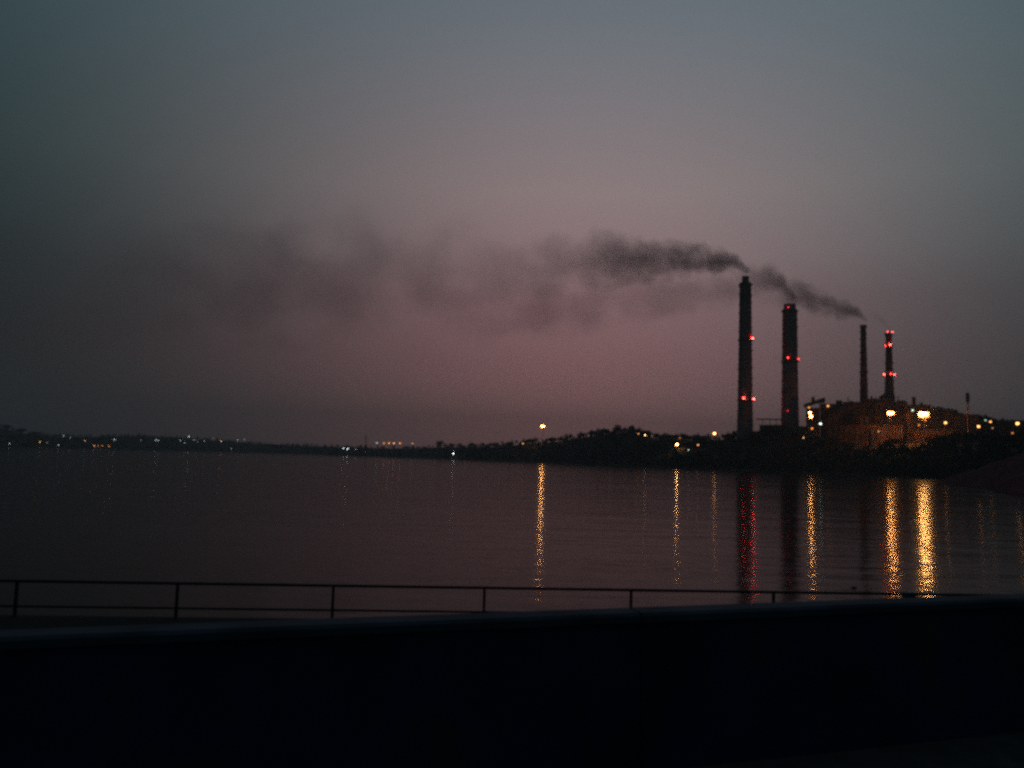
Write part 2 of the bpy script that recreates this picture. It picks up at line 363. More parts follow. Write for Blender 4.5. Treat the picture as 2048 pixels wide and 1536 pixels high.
# ------------------------------------------------------------------ power station buildings
AZ0 = azof(1745); NV = Vector((math.sin(AZ0), math.cos(AZ0), 0)); UV = Vector((math.cos(AZ0), -math.sin(AZ0), 0)); R0 = 1190.0
def PV(px, py, v):
    d = ray(px, py); k = (R0+v)/(d.dot(NV)); return CAM + d*k
def bld(name, label, cat, px0, px1, py, v, depth, wallm='wall', slope=0, windows=None, wm='glass', group=None, base=None, ribs=0, parapet_=True):
    a, b = PV(px0, py, v), PV(px1, py, v); w_ = (b-a).dot(UV); c = (a+b)/2 + NV*depth/2
    zb = float(min(ground_z(px0, R0+v), ground_z(px1, R0+v), ground_z((px0+px1)/2, R0+v+depth)))-3 if base is None else base
    h = c.z - zb; h0 = a.z-zb; h1 = b.z-zb
    t = thing(name, label, cat, (c.x, c.y, zb), -AZ0, group)
    MB().box(-w_/2, w_/2, -depth/2, depth/2, 0, 0, top=(h0-.5, h1-.5, h1-.5, h0-.5)).build('wall', M[wallm], t)
    MB().box(-w_/2-.5, w_/2+.5, -depth/2-.5, depth/2+.5, 0, 0, top=(h0, h1, h1, h0)) if False else None
    r_ = MB(); r_.v = [(-w_/2-.6, -depth/2-.6, h0-.498), (w_/2+.6, -depth/2-.6, h1-.498), (w_/2+.6, depth/2+.6, h1-.498), (-w_/2-.6, depth/2+.6, h0-.498),
                       (-w_/2-.6, -depth/2-.6, h0+.3), (w_/2+.6, -depth/2-.6, h1+.3), (w_/2+.6, depth/2+.6, h1+.3), (-w_/2-.6, depth/2+.6, h0+.3)]
    r_.f = [(0, 3, 2, 1), (4, 5, 6, 7), (0, 1, 5, 4), (1, 2, 6, 5), (2, 3, 7, 6), (3, 0, 4, 7)]
    r_.build('roof', M['roof'], t)
    if windows:
        nx, nz, ww, wh, z0, z1 = windows; src = None
        for i in range(nx):
            for j in range(nz):
                x_ = -w_/2 + w_*(i+.5)/nx; z_ = h0*z0 + (h0*(z1-z0))*(j+.5)/nz
                if src is None: src = MB().box(-ww/2, ww/2, -.12, .12, -wh/2, wh/2).build('window', M[wm], t)
                else:
                    q = src.copy(); C.objects.link(q); q.parent = t; src_ = q
                    q.location = (x_, -depth/2-.05, z_); continue
                src.location = (x_, -depth/2-.05, z_)
    for i in range(ribs):
        x_ = -w_/2 + w_*(i+.5)/ribs
        MB().box(x_-.5, x_+.5, -depth/2-.7, -depth/2-.001, 0, h0-1.2).build('buttress', M[wallm], t)
    return t, w_, h, depth
bh, w_, h_, d_ = bld('boiler_house', 'long dark boiler house with a flat roof below the two small chimneys', 'building', 1686, 1815, 804, 20, 42, 'sheet', windows=(9, 2, 5, 3.2, .55, .85), ribs=8)
def bx_(name, a, b, y0, y1, z0, z1, m='sheet', top=None): return MB().box(a, b, y0, y1, z0, z1, top).build(name, M[m], bh)
pxm = lambda px: (PV(px, 804, 20)-PV(1750.5, 804, 20)).dot(UV)
bx_('upper_block', pxm(1721), pxm(1790), -14, 12, h_+.302, h_+5.2); bx_('upper_block', pxm(1672), pxm(1684), -10, 6, h_-4, h_+3.2)
bx_('upper_block', pxm(1795), pxm(1813), -8, 8, h_+.302, h_+3)
bx_('roof_plant', pxm(1742), pxm(1746), -6, 0, h_+5.21, h_+9.5, 'steel'); bx_('roof_plant', pxm(1759), pxm(1770), -6, 2, h_+5.21, h_+8, 'steel', (0, 5, 5, 0)); bx_('roof_plant', pxm(1728), pxm(1736), -9, -2, h_+5.21, h_+7, 'steel')
bx_('roof_plant', pxm(1700), pxm(1706), -9, -2, h_+.302, h_+2.6, 'steel')
for x_ in (-.42, -.2, .02, .36): MB().lathe([(.6, h_+.31), (.6, h_+6), (.5, h_+8)], 8, x_*w_, -16).build('vent_pipe', M['steel'], bh)
for k_, (a_, b_, z_) in enumerate(((1690, 1718, .74), (1722, 1752, .52), (1756, 1788, .66), (1790, 1812, .45))):    # ledges and galleries on the front
    bx_('gallery', pxm(a_), pxm(b_), -d_/2-3.2, -d_/2-1.8, h_*z_, h_*z_+2.2, 'roof')
for k_, px_ in enumerate((1705, 1738, 1771)):                          # flue ducts running down the front
    MB().bar((pxm(px_), -d_/2-4.8, 1), (pxm(px_), -d_/2-4.8, h_*.8), 1.5, 12).build('flue_duct', M['steel'], bh)
    MB().bar((pxm(px_), -d_/2-4.8, h_*.8), (pxm(px_)+3, -d_/2+.2, h_*.93), 1.5, 12).build('flue_duct', M['steel'], bh)
bx_('stair_tower', pxm(1750), pxm(1754.5), -d_/2-6, -d_/2-.9, 0, h_*1.0, 'roof')
# inclined coal conveyor and silos in front
cv = thing('coal_conveyor', 'long inclined coal conveyor crossing the face of the boiler house', 'conveyor', tuple(PV(1652, 846, -8)), -AZ0)
e = PV(1716, 812, -8)-PV(1652, 846, -8); cx_, cz_ = e.dot(UV), e.z
mb = MB(); mb.v = [(0, -1.6, 0), (cx_, -1.6, cz_), (cx_, 1.6, cz_), (0, 1.6, 0), (0, -1.6, 3), (cx_, -1.6, cz_+3), (cx_, 1.6, cz_+3), (0, 1.6, 3)]
mb.f = [(0, 3, 2, 1), (4, 5, 6, 7), (0, 1, 5, 4), (1, 2, 6, 5), (2, 3, 7, 6), (3, 0, 4, 7)]; mb.build('gallery_box', M['roof'], cv)
for k_ in (.2, .45, .7, .92):
    for s_ in (-1, 1): MB().bar((cx_*k_+s_*1.6, 0, cz_*k_), (cx_*k_+s_*3, 0, -18), .3, 5).build('trestle_leg', M['steel'], cv)
for px_, lab_ in ((1722, 'left ash silo in front of the boiler house'), (1733, 'middle ash silo in front of the boiler house'), (1798, 'right ash silo standing apart in front of the boiler house')):
    c = PV(px_, 850, -14); zs = float(ground_z(px_, R0-14))-1; hh = PV(px_, 833 if px_ < 1790 else 838, -14).z-zs
    si = thing('ash_silo', lab_, 'silo', (c.x, c.y, zs), 0, 'ash silos')
    MB().lathe([(3.2, 4), (3.2, hh)], 16).build('silo_shell', M['wall'], si); MB().lathe([(3.3, hh+.01), (.6, hh+1.6)], 16).build('silo_roof', M['roof'], si)
    for a_ in range(4): MB().bar((2.5*math.cos(a_*1.57+.8), 2.5*math.sin(a_*1.57+.8), 0), (2.5*math.cos(a_*1.57+.8), 2.5*math.sin(a_*1.57+.8), 3.99), .3, 5).build('leg', M['steel'], si)
t, w2, h2, d2_ = bld('turbine_hall', 'lower hall stepping down to the right of the boiler house', 'building', 1815, 1862, 810, 30, 36, 'sheet', windows=(4, 1, 6, 3, .6, .85))
MB().box(-w2*.28, -w2*.12, -4, 4, h2-2, h2+12).build('roof_tower', M['sheet'], t)
MB().box(w2*.05, w2*.2, -4, 4, h2-1.5, h2+4).build('roof_plant', M['steel'], t)
bld('store_building', 'dark block between the turbine hall and the hillside trees', 'building', 1862, 1906, 818, 40, 30, 'wall', windows=(5, 2, 3, 2, .55, .9))
bld('office_block', 'dark low block standing behind the slim mast', 'building', 1908, 1958, 829, 30, 25, 'wall', windows=(6, 2, 3, 2, .5, .9))
bld('workshop', 'long dark shed behind the lamps near the right edge', 'building', 1965, 2080, 841, 60, 30, 'wall', windows=(8, 1, 4, 2, .5, .9))
tt, w3, h3, d3 = bld('transfer_tower', 'orange lit transfer tower with bright lamps on its face right of the thick chimney', 'building', 1612, 1638, 816, -6, 16, 'sheet', windows=(3, 3, 2.4, 1.8, .35, .95))
# inclined gallery from the tower towards the boiler house
ga = thing('conveyor_gallery', 'sloping covered conveyor gallery on top of the transfer tower', 'conveyor', tuple(PV(1608, 815, -4)), -AZ0)
pA, pB = PV(1608, 815, -4), PV(1650, 802, -4); e = pB-pA; lx = e.dot(UV); lz = e.z
mb = MB(); mb.v = [(0, -3, 0), (lx, -3, lz), (lx, 5, lz), (0, 5, 0), (0, -3, 4.4), (lx, -3, lz+4.8), (lx, 5, lz+4.8), (0, 5, 4.4)]
mb.f = [(0, 3, 2, 1), (4, 5, 6, 7), (0, 1, 5, 4), (1, 2, 6, 5), (2, 3, 7, 6), (3, 0, 4, 7)]; mb.build('gallery_box', M['roof'], ga)
MB().box(lx*.36, lx*.50, -1, 2, lz*.4+3, lz*.4+11).build('drive_house', M['roof'], ga)
MB().box(lx-6, lx, -3.4, -3.001, lz-3, lz+.5).build('end_panel', M['steel'], ga)
for k_ in range(3): MB().bar((lx*(.72+.12*k_), 1, lz*(.7+.1*k_)), (lx*(.72+.12*k_), 1, -38), .5, 6).build('trestle_leg', M['steel'], ga)
bld('link_building', 'dark block joining the transfer tower to the boiler house with one orange lit opening', 'building', 1640, 1686, 808, 8, 26, 'sheet', windows=(4, 2, 3, 2.4, .4, .75))
bld('coal_shed', 'long low reddish shed lit by floodlights below the boiler house', 'building', 1652, 1806, 850, -42, 20, 'sheet', ribs=14)
bld('pump_house', 'low reddish lit wall right of the lit column beside the brightest floodlight', 'building', 1826, 1905, 860, -40, 18, 'sheet', ribs=8)
bld('lift_tower', 'narrow upright tower lit orange beside the brightest floodlight', 'building', 1813, 1823, 823, -30, 8, 'wall')
bld('gatehouse', 'small dim block below the trees at the foot of the thick chimney', 'building', 1596, 1612, 853, -30, 10, 'wall')
bld('ash_silo_building', 'low dark block between the two thick chimneys', 'building', 1519, 1566, 850, 30, 20, 'wall', windows=(5, 1, 3, 2, .6, .9))
pa, pb = PV(1513, 838.5, 30), PV(1566, 838.5, 30)
pbz = thing('pipe_bridge', 'thin horizontal pipe bridge between the two thick chimneys', 'pipe bridge', tuple(pa), -AZ0)
ll = (pb-pa).dot(UV); MB().box(0, ll, -1.2, 1.2, -.8, .8).build('duct', M['steel'], pbz)
for q in (.25, .5, .75): MB().box(ll*q-.35, ll*q+.35, -.9, .9, -9, -.802).build('support', M['steel'], pbz)
c = PV(1742.5, 872, -60); zg = float(ground_z(1742.5, R0-60))-1
tk = thing('storage_tank', 'dark upright storage tank in front of the reddish lit shed', 'tank', (c.x, c.y, zg), 0)
hh = PV(1742, 859, -60).z-zg; MB().lathe([(3.3, 0), (3.3, hh-1)], 20).build('tank_shell', M['steel'], tk); MB().lathe([(3.5, hh-.99), (3.5, hh-.6), (.4, hh+.3)], 20).build('tank_roof', M['steel'], tk)
# slim mast with a fat head
c = P(1937, 880, 1120); zg = float(ground_z(1937, 1120))-1; ht = P(1935, 785, 1120).z-zg
ms = thing('mast', 'slim unlit mast with a dark box at its top right of the power station', 'mast', (c.x, c.y, zg), 0)
MB().lathe([(1.1, 0), (.8, ht-12)], 10).build('pole', M['conc'], ms); MB().lathe([(1.4, ht-12), (2.1, ht-10), (2.1, ht-1.5), (1.2, ht-.5)], 12).build('antenna_box', M['steel'], ms)
MB().bar((0, 0, ht-.5), (0, 0, ht+4), .15, 5).build('rod', M['steel'], ms)
# small house lit by its own lamps on the wooded knoll
DH = float(shoreD(1291)+width(1291)*.97)
c = P(1291, 878, DH); zg = float(ground_z(1291, DH))-2; hh = P(1291, 864, DH).z-zg
hs = thing('house', 'small house with lit front wall just right of the tallest shore trees', 'house', (c.x, c.y, zg), -azof(1291))
MB().box(-9, 9, -4, 4, 0, hh).build('wall', M['wall'], hs)
mb = MB(); mb.v = [(-10, -5, hh-.2), (10, -5, hh-.2), (10, 5, hh-.2), (-10, 5, hh-.2), (-8, 0, hh+2.6), (8, 0, hh+2.6)]; mb.f = [(0, 3, 2, 1), (0, 1, 5, 4), (1, 2, 5), (2, 3, 4, 5), (3, 0, 4)]; mb.build('roof', M['roof'], hs)
for x_ in (-6, -2, 2, 6): MB().box(x_-.8, x_+.8, -4.1, -4.001, hh-3.4, hh-1.8).build('window', M['glass'], hs)
# far lattice pylon
c = P(731, 890, 2300); zg = float(ground_z(731, 2300))-1; ht = P(731, 869, 2300).z-zg
py_ = thing('lattice_pylon', 'faint lattice pylon above the far shore left of the orange lamp row', 'pylon', (c.x, c.y, zg), 0)
mb = MB()
for sx_ in (-1, 1):
    for sy_ in (-1, 1): mb.bar((sx_*3.2, sy_*3.2, 0), (sx_*.5, sy_*.5, ht), .28, 4)
for i in range(8):
    z0, z1 = ht*i/8, ht*(i+1)/8; a_, b_ = 3.2-2.7*i/8, 3.2-2.7*(i+1)/8
    for s in (-1, 1): mb.bar((s*a_, -a_, z0), (-s*b_, -b_, z1), .15, 4); mb.bar((s*a_, a_, z0), (-s*b_, b_, z1), .15, 4)
mb.build('tower_frame', M['steel'], py_)
for zz_, wd in ((.72, 5), (.84, 4.2), (.95, 3.2)): MB().bar((-wd, 0, ht*zz_), (wd, 0, ht*zz_), .25, 4).build('cross_arm', M['steel'], py_)

# ------------------------------------------------------------------ lamps
SOD = (1, .44, .12); WARM = (1, .60, .26); WHT = (.88, .95, 1); GRN = (.55, 1, .75); ORG = (1, .36, .08)
LAMPS = []
def find_D(px, py, hmax):
    base = float(shoreD(px)); dd = 8.0
    while dd < float(width(px))*1.0:
        if P(px, py, base+dd).z - float(ground_z(px, base+dd)) <= hmax: return base+dd
        dd += 4
    return base+dd
def lamp(px, py, col, st, r, label, D=None, hmax=8.5, name='street_lamp', cat='street lamp', group=None, heads=1, wall=False, skirt=1.6, added_fill=0):
    if D is None: D = find_D(px, py, hmax)
    p = P(px, py, D); zg = float(ground_z(px, D))-.4
    if zg > p.z-2: zg = p.z-3
    az = math.atan2(p.x, p.y)
    pole_h = p.z-zg
    if wall:
        t = thing(name, label, cat, tuple(p), -az, group)
        MB().box(-.35, .35, r*1.2+.13, r*1.2+1.6, .1, .5).build('bracket', M['steel'], t); z = 0
    else:
        t = thing(name, label, cat, (p.x, p.y, zg), -az, group)
        z = pole_h
        MB().lathe([(.05+.012*pole_h, 0), (.05+.004*pole_h, z+.2)], 8, 0, r*1.2+.6).build('pole', M['steel'], t)
    span = (heads-1)*r*2.3
    hx, th = span/2+r*1.2, .12
    hd = MB().box(-hx, hx, -r*.3, r*1.2+th, z+r*.8, z+r*.8+th).box(-hx, hx, r*1.2, r*1.2+th, z-r*skirt, z+r*.8-.001)
    hd.box(-hx-th, -hx-.001, -r*.1, r*1.2+th, z-r*skirt, z+r*.8).box(hx+.001, hx+th, -r*.1, r*1.2+th, z-r*skirt, z+r*.8).build('lamp_head', M['refl'], t)
    r_g = r
    for i in range(heads):
        x_ = -span/2 + i*r*2.0; ri = r*(1, .74, .5)[i]  # smaller side head added to draw out the lamp's smeared glow
        g_ = MB().lathe([(ri*.55, -ri*.7), (ri, 0), (ri*.55, ri*.7)], 6)
        g_.build('lamp_glass', emit('lamp_light', col, st), t, (x_, -.0, z))
    if added_fill:  # added unseen lamp facing the plant, to wash its walls with light
        ri = 1.3
        MB().lathe([(ri*.55, -ri*.7), (ri, 0), (ri*.55, ri*.7)], 6).build('added_fill_glass', emit('lamp_light', (1, .30, .09), added_fill), t, (0, r*1.2+1.7, z-7))
        MB().box(-2.2, 2.2, r*1.2+.15, r*1.2+.3, z-8.6, z-5.61).build('added_fill_screen', M['steel'], t)  # added plate hiding the wall-wash lamp from the camera
        MB().box(-3.2, 3.2, r*1.2-.2, r*1.2+4.4, z-5.6, z-5.3).build('added_fill_hood', M['steel'], t)  # added slab keeping the wall wash off the upper walls
    LAMPS.append((px, py, D)); return t
G1, G2, G3 = 'lamps along the far left shore', 'orange lamps in a row on the far shore', 'floodlights of the power station'
# far left shore
for (px, py, col, st, r, lab) in [
    (19, 887, WHT, 22, .8, 'dim white lamp at the left edge of the far shore'),
    (80, 884, WARM, 75, .9, 'yellowish lamp on the far shore near the left edge'),
    (94, 885, WARM, 10, .7, 'very faint lamp just right of the yellowish lamp at far left'),
    (117, 890, WHT, 35, .8, 'white lamp low at the water right of the yellowish far left lamp'),
    (127, 871, WHT, 24, .8, 'faint white lamp high on the dark far left hill'),
    (140, 876, WHT, 8, .7, 'hardly visible lamp just below the one high on the left hill'),
    (170, 881, WARM, 60, .85, 'warm white lamp above the left end of the orange lamp group'),
    (188, 891.5, (1, .40, .14), 85, .95, 'leftmost of the low orange lamps at the far left waterline'),
    (196, 892, ORG, 26, .8, 'dim orange lamp second in the low orange group'),
    (204, 891.5, SOD, 42, .85, 'middle lamp of the low orange group at the waterline'),
    (218, 892, (1, .44, .14), 90, .95, 'right end lamp of the low orange group at the waterline'),
    (229, 879, WHT, 60, .85, 'white lamp above the right end of the low orange group'),
    (282, 880, WHT, 7, .7, 'barely visible lamp alone in the dark stretch of far shore'),
    (312, 880, WHT, 85, .9, 'left lamp of a close bright white pair on the far shore'),
    (317, 881, WHT, 50, .85, 'right lamp of a close bright white pair on the far shore'),
    (361, 881, WHT, 40, .8, 'small white lamp left below the highest bright lamp of the left shore'),
    (369, 886, WHT, 36, .8, 'small white lamp low below the highest bright lamp of the left shore'),
    (378, 873, WHT, 210, 1.1, 'brightest and highest white lamp of the left far shore'),
    (388, 880, WHT, 30, .8, 'faint white lamp just right below the highest bright lamp'),
    (395, 882.5, WHT, 26, .75, 'faint white lamp second right below the highest bright lamp'),
    (409, 882, WHT, 30, .8, 'faint white lamp left of the bright orange white lamp'),
    (426, 877, WHT, 9, .7, 'very faint lamp above left of the bright warm lamp'),
    (442, 882, (1, .6, .25), 190, 1.1, 'bright warm lamp right of the faint white ones on the left shore'),
    (475, 880, WHT, 55, .85, 'left one of two white lamps where the left lamps end'),
    (488, 880, WHT, 28, .8, 'right one of two white lamps where the left lamps end'),
    (463, 897, WHT, 10, .7, 'faint lamp right at the waterline below the warm bright lamp')]:
    lamp(px, py, col, min(4.5, 1.5+st*.03), r*1.3, lab, group=G1, D=min(find_D(px, py, 9), float(shoreD(px))+400))
# middle shore
lamp(687, 896.5, WHT, 6, 1.4, 'left of two touching bright white lamps on the middle far shore', hmax=8)
lamp(695, 898, WHT, 8, 1.5, 'right of two touching bright white lamps on the middle far shore', hmax=8)
lamp(711, 899, WHT, 2.5, .9, 'faint white lamp just right of the two touching white lamps')
lamp(730, 901.5, WHT, 2, .8, 'faint white lamp low on the shore under the lattice pylon')
for i, (px, py, col, st) in enumerate([(754, 886, WHT, 14), (768, 886.5, ORG, 26), (778, 886.5, ORG, 34), (788, 886.5, (1, .42, .2), 48), (800, 886.5, ORG, 32), (825, 887, WARM, 12)]):
    lamp(px, py, col, min(4, st*.12), 1.4, ['first faint whitish lamp of the skyline row', 'second lamp of the orange skyline row', 'third lamp of the orange skyline row', 'brightest lamp of the orange skyline row',
         'last orange lamp of the skyline row', 'faint lamp apart from the right end of the skyline row'][i], group=G2, D=1900, hmax=10)
lamp(907, 907, WHT, 12, 1.2, 'bright white lamp low on the shore with a short reflection beneath', hmax=7)
lamp(1046, 887, SOD, 3.5, 1.1, 'small yellow lamp between the trees left of the tall mast lamp', hmax=8)
lamp(1086, 852.5, (1, .43, .12), 300, 1.7, 'bright orange white lamp on a tall mast standing clear above the trees', hmax=24, name='mast_lamp', cat='mast lamp', heads=2)
lamp(1277, 867.5, ORG, 4, .8, 'small orange wall lamp on the left end of the lit house', D=DH-12, wall=True, name='wall_lamp', cat='wall lamp')
lamp(1290, 870, (1, .6, .22), 9, 1.1, 'yellow wall lamp in the middle of the lit house front', D=DH-12, wall=True, name='wall_lamp', cat='wall lamp')
lamp(1304, 872, (1, .3, .15), 2, .6, 'dull red lamp just right of the lit house')
lamp(1354, 889, (1, .52, .18), 120, 1.4, 'bright white lamp among the shore trees with an orange reflection below', hmax=9)
lamp(1360, 876, ORG, 2, .8, 'dull orange lamp above the bright white shore lamp')
lamp(1377, 900, GRN, 2.5, .8, 'small green lamp low in the dark trees')
lamp(1396, 890, SOD, 3, 1.1, 'dim yellow lamp right of the green lamp')
lamp(1429, 867, (1, .44, .13), 10, 2.1, 'bright orange lamp at the tree line left of the tallest chimney', hmax=11)
# power station
lamp(1620, 825.5, (1, .42, .12), 60, 1.3, 'upper of two bright lamps on the transfer tower', D=R0-22, wall=True, name='wall_lamp', cat='wall lamp', group=G3)
lamp(1622, 833, (1, .42, .12), 120, 1.6, 'lower and brighter of two lamps on the transfer tower', D=R0-22, wall=True, name='wall_lamp', cat='wall lamp', group=G3)
lamp(1618, 815, ORG, 1.6, 1.4, 'dim orange lamp under the sloping conveyor gallery', D=R0-18, wall=True, name='wall_lamp', cat='wall lamp', group=G3)
lamp(1656, 812, ORG, 2.2, 1.6, 'orange lamp near the roof of the link building', D=R0-12, wall=True, name='wall_lamp', cat='wall lamp', group=G3)
lamp(1641, 847.5, (.75, 1, .9), 4, 1.5, 'cold white lamp below the transfer tower', D=R0-30, group=G3, hmax=10)
lamp(1624, 857, ORG, 2, 1.3, 'dim orange lamp below the cold white lamp', D=R0-34, group=G3)
lamp(1607, 875.5, WARM, 2.5, .8, 'faint lamp in the trees at the foot of the transfer tower', D=R0-85, group=G3)
lamp(1782, 826, (1, .40, .10), 200, 1.75, 'large bright orange floodlight in front of the shortest chimney', D=R0-75, hmax=40, name='floodlight_mast', cat='floodlight', group=G3, heads=2, added_fill=480)
lamp(1848, 828, (1, .44, .12), 300, 2.5, 'largest and brightest orange white floodlight of the power station', D=R0-85, hmax=40, name='floodlight_mast', cat='floodlight', group=G3, heads=2, added_fill=620)
lamp(1825, 820.5, GRN, 3, 1.1, 'small greenish lamp just left above the brightest floodlight', D=R0-50, name='floodlight_mast', cat='floodlight', group=G3)
lamp(1838, 850, ORG, 1.8, 1.0, 'dim orange lamp under the brightest floodlight', D=R0-62, group=G3)
lamp(1757, 863, WARM, 1.2, 1, 'dim greyish lamp right of the dark storage tank', D=R0-62, group=G3)
lamp(1891, 845.5, (1, .42, .12), 5, 1.6, 'orange lamp between the brightest floodlight and the slim mast', D=R0-30, group=G3, added_fill=40)
lamp(1957, 853, (1, .40, .11), 5, 1.6, 'orange lamp just right of the slim mast', D=R0-40, group=G3)
lamp(1981, 843.5, SOD, 3, 1.3, 'yellow orange lamp next to a pale lit wall at right', D=R0-20, group=G3)
lamp(1971, 840.5, GRN, 1.2, 1, 'pale dim lamp left beside the yellow orange lamp', D=R0-15, group=G3)
lamp(1985, 856, WARM, 1.2, .7, 'very faint lamp below the yellow orange lamp', D=R0-50, group=G3)
lamp(2035, 847, (1, .42, .12), 6, 1.8, 'orange lamp at the right edge of the picture', D=R0-40, group=G3)
lamp(2025, 866, ORG, 1.2, 1, 'dull orange lamp low at the right edge', D=R0-100, group=G3)

# ------------------------------------------------------------------ trees
def clump_mesh(n, rx, rz, cz, size, seed, lobes=4):
    """crown made of leaf sprays in several lobes"""
    g = np.random.default_rng(seed)
    lc = g.normal(0, 1, (lobes, 3)); lc /= np.linalg.norm(lc, axis=1)[:, None]; lc *= g.uniform(.25, .62, (lobes, 1)); lr = g.uniform(.38, .62, lobes)
    which = g.integers(0, lobes, n); d = g.normal(0, 1, (n, 3)); d /= np.linalg.norm(d, axis=1)[:, None]
    p = lc[which] + d*(lr[which]*g.uniform(.45, 1.08, n)**.6)[:, None]
    p *= np.array([rx, rx, rz]); p[:, 2] += cz
    a = g.normal(0, 1, (n, 3)); a /= np.linalg.norm(a, axis=1)[:, None]; b = np.cross(a, g.normal(0, 1, (n, 3))); b /= np.linalg.norm(b, axis=1)[:, None]
    s = size*g.uniform(.5, 1.2, n)[:, None]
    q = np.stack([p-a*s, p+b*s*.6, p+a*s, p-b*s*.6], 1).reshape(-1, 3)
    return q
def quads_obj(name, V, m, parent=None):
    n = len(V)//4; me = bpy.data.meshes.new(name); me.vertices.add(len(V)); me.vertices.foreach_set('co', V.astype(np.float32).ravel())
    me.loops.add(n*4); me.loops.foreach_set('vertex_index', np.arange(n*4, dtype=np.int32))
    me.polygons.add(n); me.polygons.foreach_set('loop_start', np.arange(0, n*4, 4, dtype=np.int32)); me.polygons.foreach_set('loop_total', np.full(n, 4, dtype=np.int32))
    me.update(calc_edges=True); me.validate(); return link(name, me, m, parent)
def hgt(px, row, D): return P(px, row, D).z
TREES = [  # px, top row, width px, extra range past the crest, label
    (12, 848, 26, 'broad tree crown on top of the far left hill'),
    (45, 856, 22, 'tree crown on the slope right of the hilltop at far left'),
    (70, 863, 18, 'lowest tree crown at the foot of the far left hill'),
    (880, 877, 26, 'rounded tree clearly taller than the low middle shore'),
    (1020, 884, 20, 'small tree left of the small yellow shore lamp'),
    (1057, 878, 18, 'small tree right of the small yellow shore lamp'),
    (1104, 874, 22, 'tree right of the tall mast lamp'),
    (1163, 865, 9, 'thin little tree poking out of the shore skyline'),
    (1191, 863, 34, 'wide flat crowned tree left of the highest shore trees'),
    (1215, 856, 20, 'left shoulder tree of the highest shore group'),
    (1236, 850, 24, 'topmost tree of the highest shore group'),
    (1265, 850, 20, 'right hand tree of the highest shore group beside the house'),
    (1338, 872, 20, 'dark tree just left of the bright white shore lamp'),
    (1370, 867, 26, 'tree behind the bright white shore lamp'),
    (1398, 870, 22, 'tree left of the bright orange tree line lamp'),
    (1462, 863, 26, 'tree in front of the foot of the tallest chimney on its left'),
    (1512, 862, 30, 'tree in front of the foot of the tallest chimney on its right'),
    (1550, 856, 30, 'tall dark tree below the pipe bridge'),
    (1578, 853, 36, 'big rounded tree in front of the foot of the thick chimney'),
    (1635, 872, 34, 'low tree below the cold white lamp'),
    (1668, 873, 30, 'low tree left of the reddish lit shed'),
    (1790, 877, 44, 'broad low tree in front of the reddish lit ground'),
    (1868, 872, 36, 'tree under the lamps right of the brightest floodlight'),
    (1905, 876, 30, 'tree left of the foot of the slim mast'),
    (1966, 870, 38, 'tree right of the foot of the slim mast'),
    (2008, 867, 34, 'tree below the right edge lamps'),
    (2042, 862, 30, 'rightmost shore tree cut by the picture edge'),
]
for i, (px, row, wpx, lab) in enumerate(TREES):
    D = float(shoreD(px)) + float(width(px))*(.98 if px < 1500 else .80)
    sc = D/math.hypot(F, px-1024)
    p = P(px, row, D); zg = float(ground_z(px, D))-.4; h = p.z-zg; rx = wpx/2*sc*1.05
    t = thing('tree', lab, 'tree', (p.x, p.y, zg), random.uniform(0, 6), 'trees along the far shore')
    rz_ = min(h*.45, rx*1.1); cz = h-rz_
    mb = MB().bar((0, 0, 0), (0, 0, cz*.7), .045*h, 7, .028*h)
    for k in range(4):
        a = k*1.57+random.random(); mb.bar((0, 0, cz*.6), (rx*.55*math.cos(a), rx*.55*math.sin(a), cz+rz_*.2), .022*h, 5, .008*h)
    mb.build('trunk', M['bark'], t)
    quads_obj('crown', clump_mesh(900, rx, rz_, cz, min(1.1, rx*.13), 100+i, 7), M['leaf'], t)
# the woodland mass
protos = [clump_mesh(70, 1, 1, 0, .26, 500+k, 5) for k in range(10)]
lampA = np.array(LAMPS)
Vs = []
def wood(n, p0, p1, hlo, hhi, t_lo=.02, t_hi=1.08, big=1.0, den=None):
    got = 0
    for _ in range(n):
        px = random.uniform(p0, p1); w__ = float(width(px)); tt_ = random.uniform(t_lo, t_hi)*w__; D = float(shoreD(px))+tt_+2
        zg = float(ground_z(px, D)); h = random.uniform(hlo, hhi); rr = h*random.uniform(.32, .55)
        if zg < .2: continue
        a = float(np.interp(px, AZ_P, AZ_A)); x, y = D*math.sin(a), D*math.cos(a)
        # rows of the top and bottom of the crown
        k = math.hypot(F, px-1024)/D; rowtop = hor(px) - (zg+h-H)*k
        dpx = rr*k+2.5
        near = (np.abs(lampA[:, 0]-px) < dpx+3) & (lampA[:, 2]+4 > D) & (rowtop < lampA[:, 1]+3.5)
        if near.any(): continue
        if 1680 < px < 1875 and rowtop < np.interp(px, [1680, 1720, 1750, 1790, 1830, 1875], [876, 887, 886, 878, 886, 876]): continue
        V = protos[random.randrange(10)]*np.array([rr, rr, h*.5]); an = random.random()*6.28
        c_, s_ = math.cos(an), math.sin(an); V = np.stack([V[:, 0]*c_-V[:, 1]*s_+x, V[:, 0]*s_+V[:, 1]*c_+y, V[:, 2]+zg+h*.52], 1); Vs.append(V)
wood(2600, 900, 2300, 6, 13)
wood(900, 900, 2300, 3, 6, .0, .25)
wood(1500, -700, 900, 6, 11)
wood(500, -700, 900, 3, 6, .0, .15)
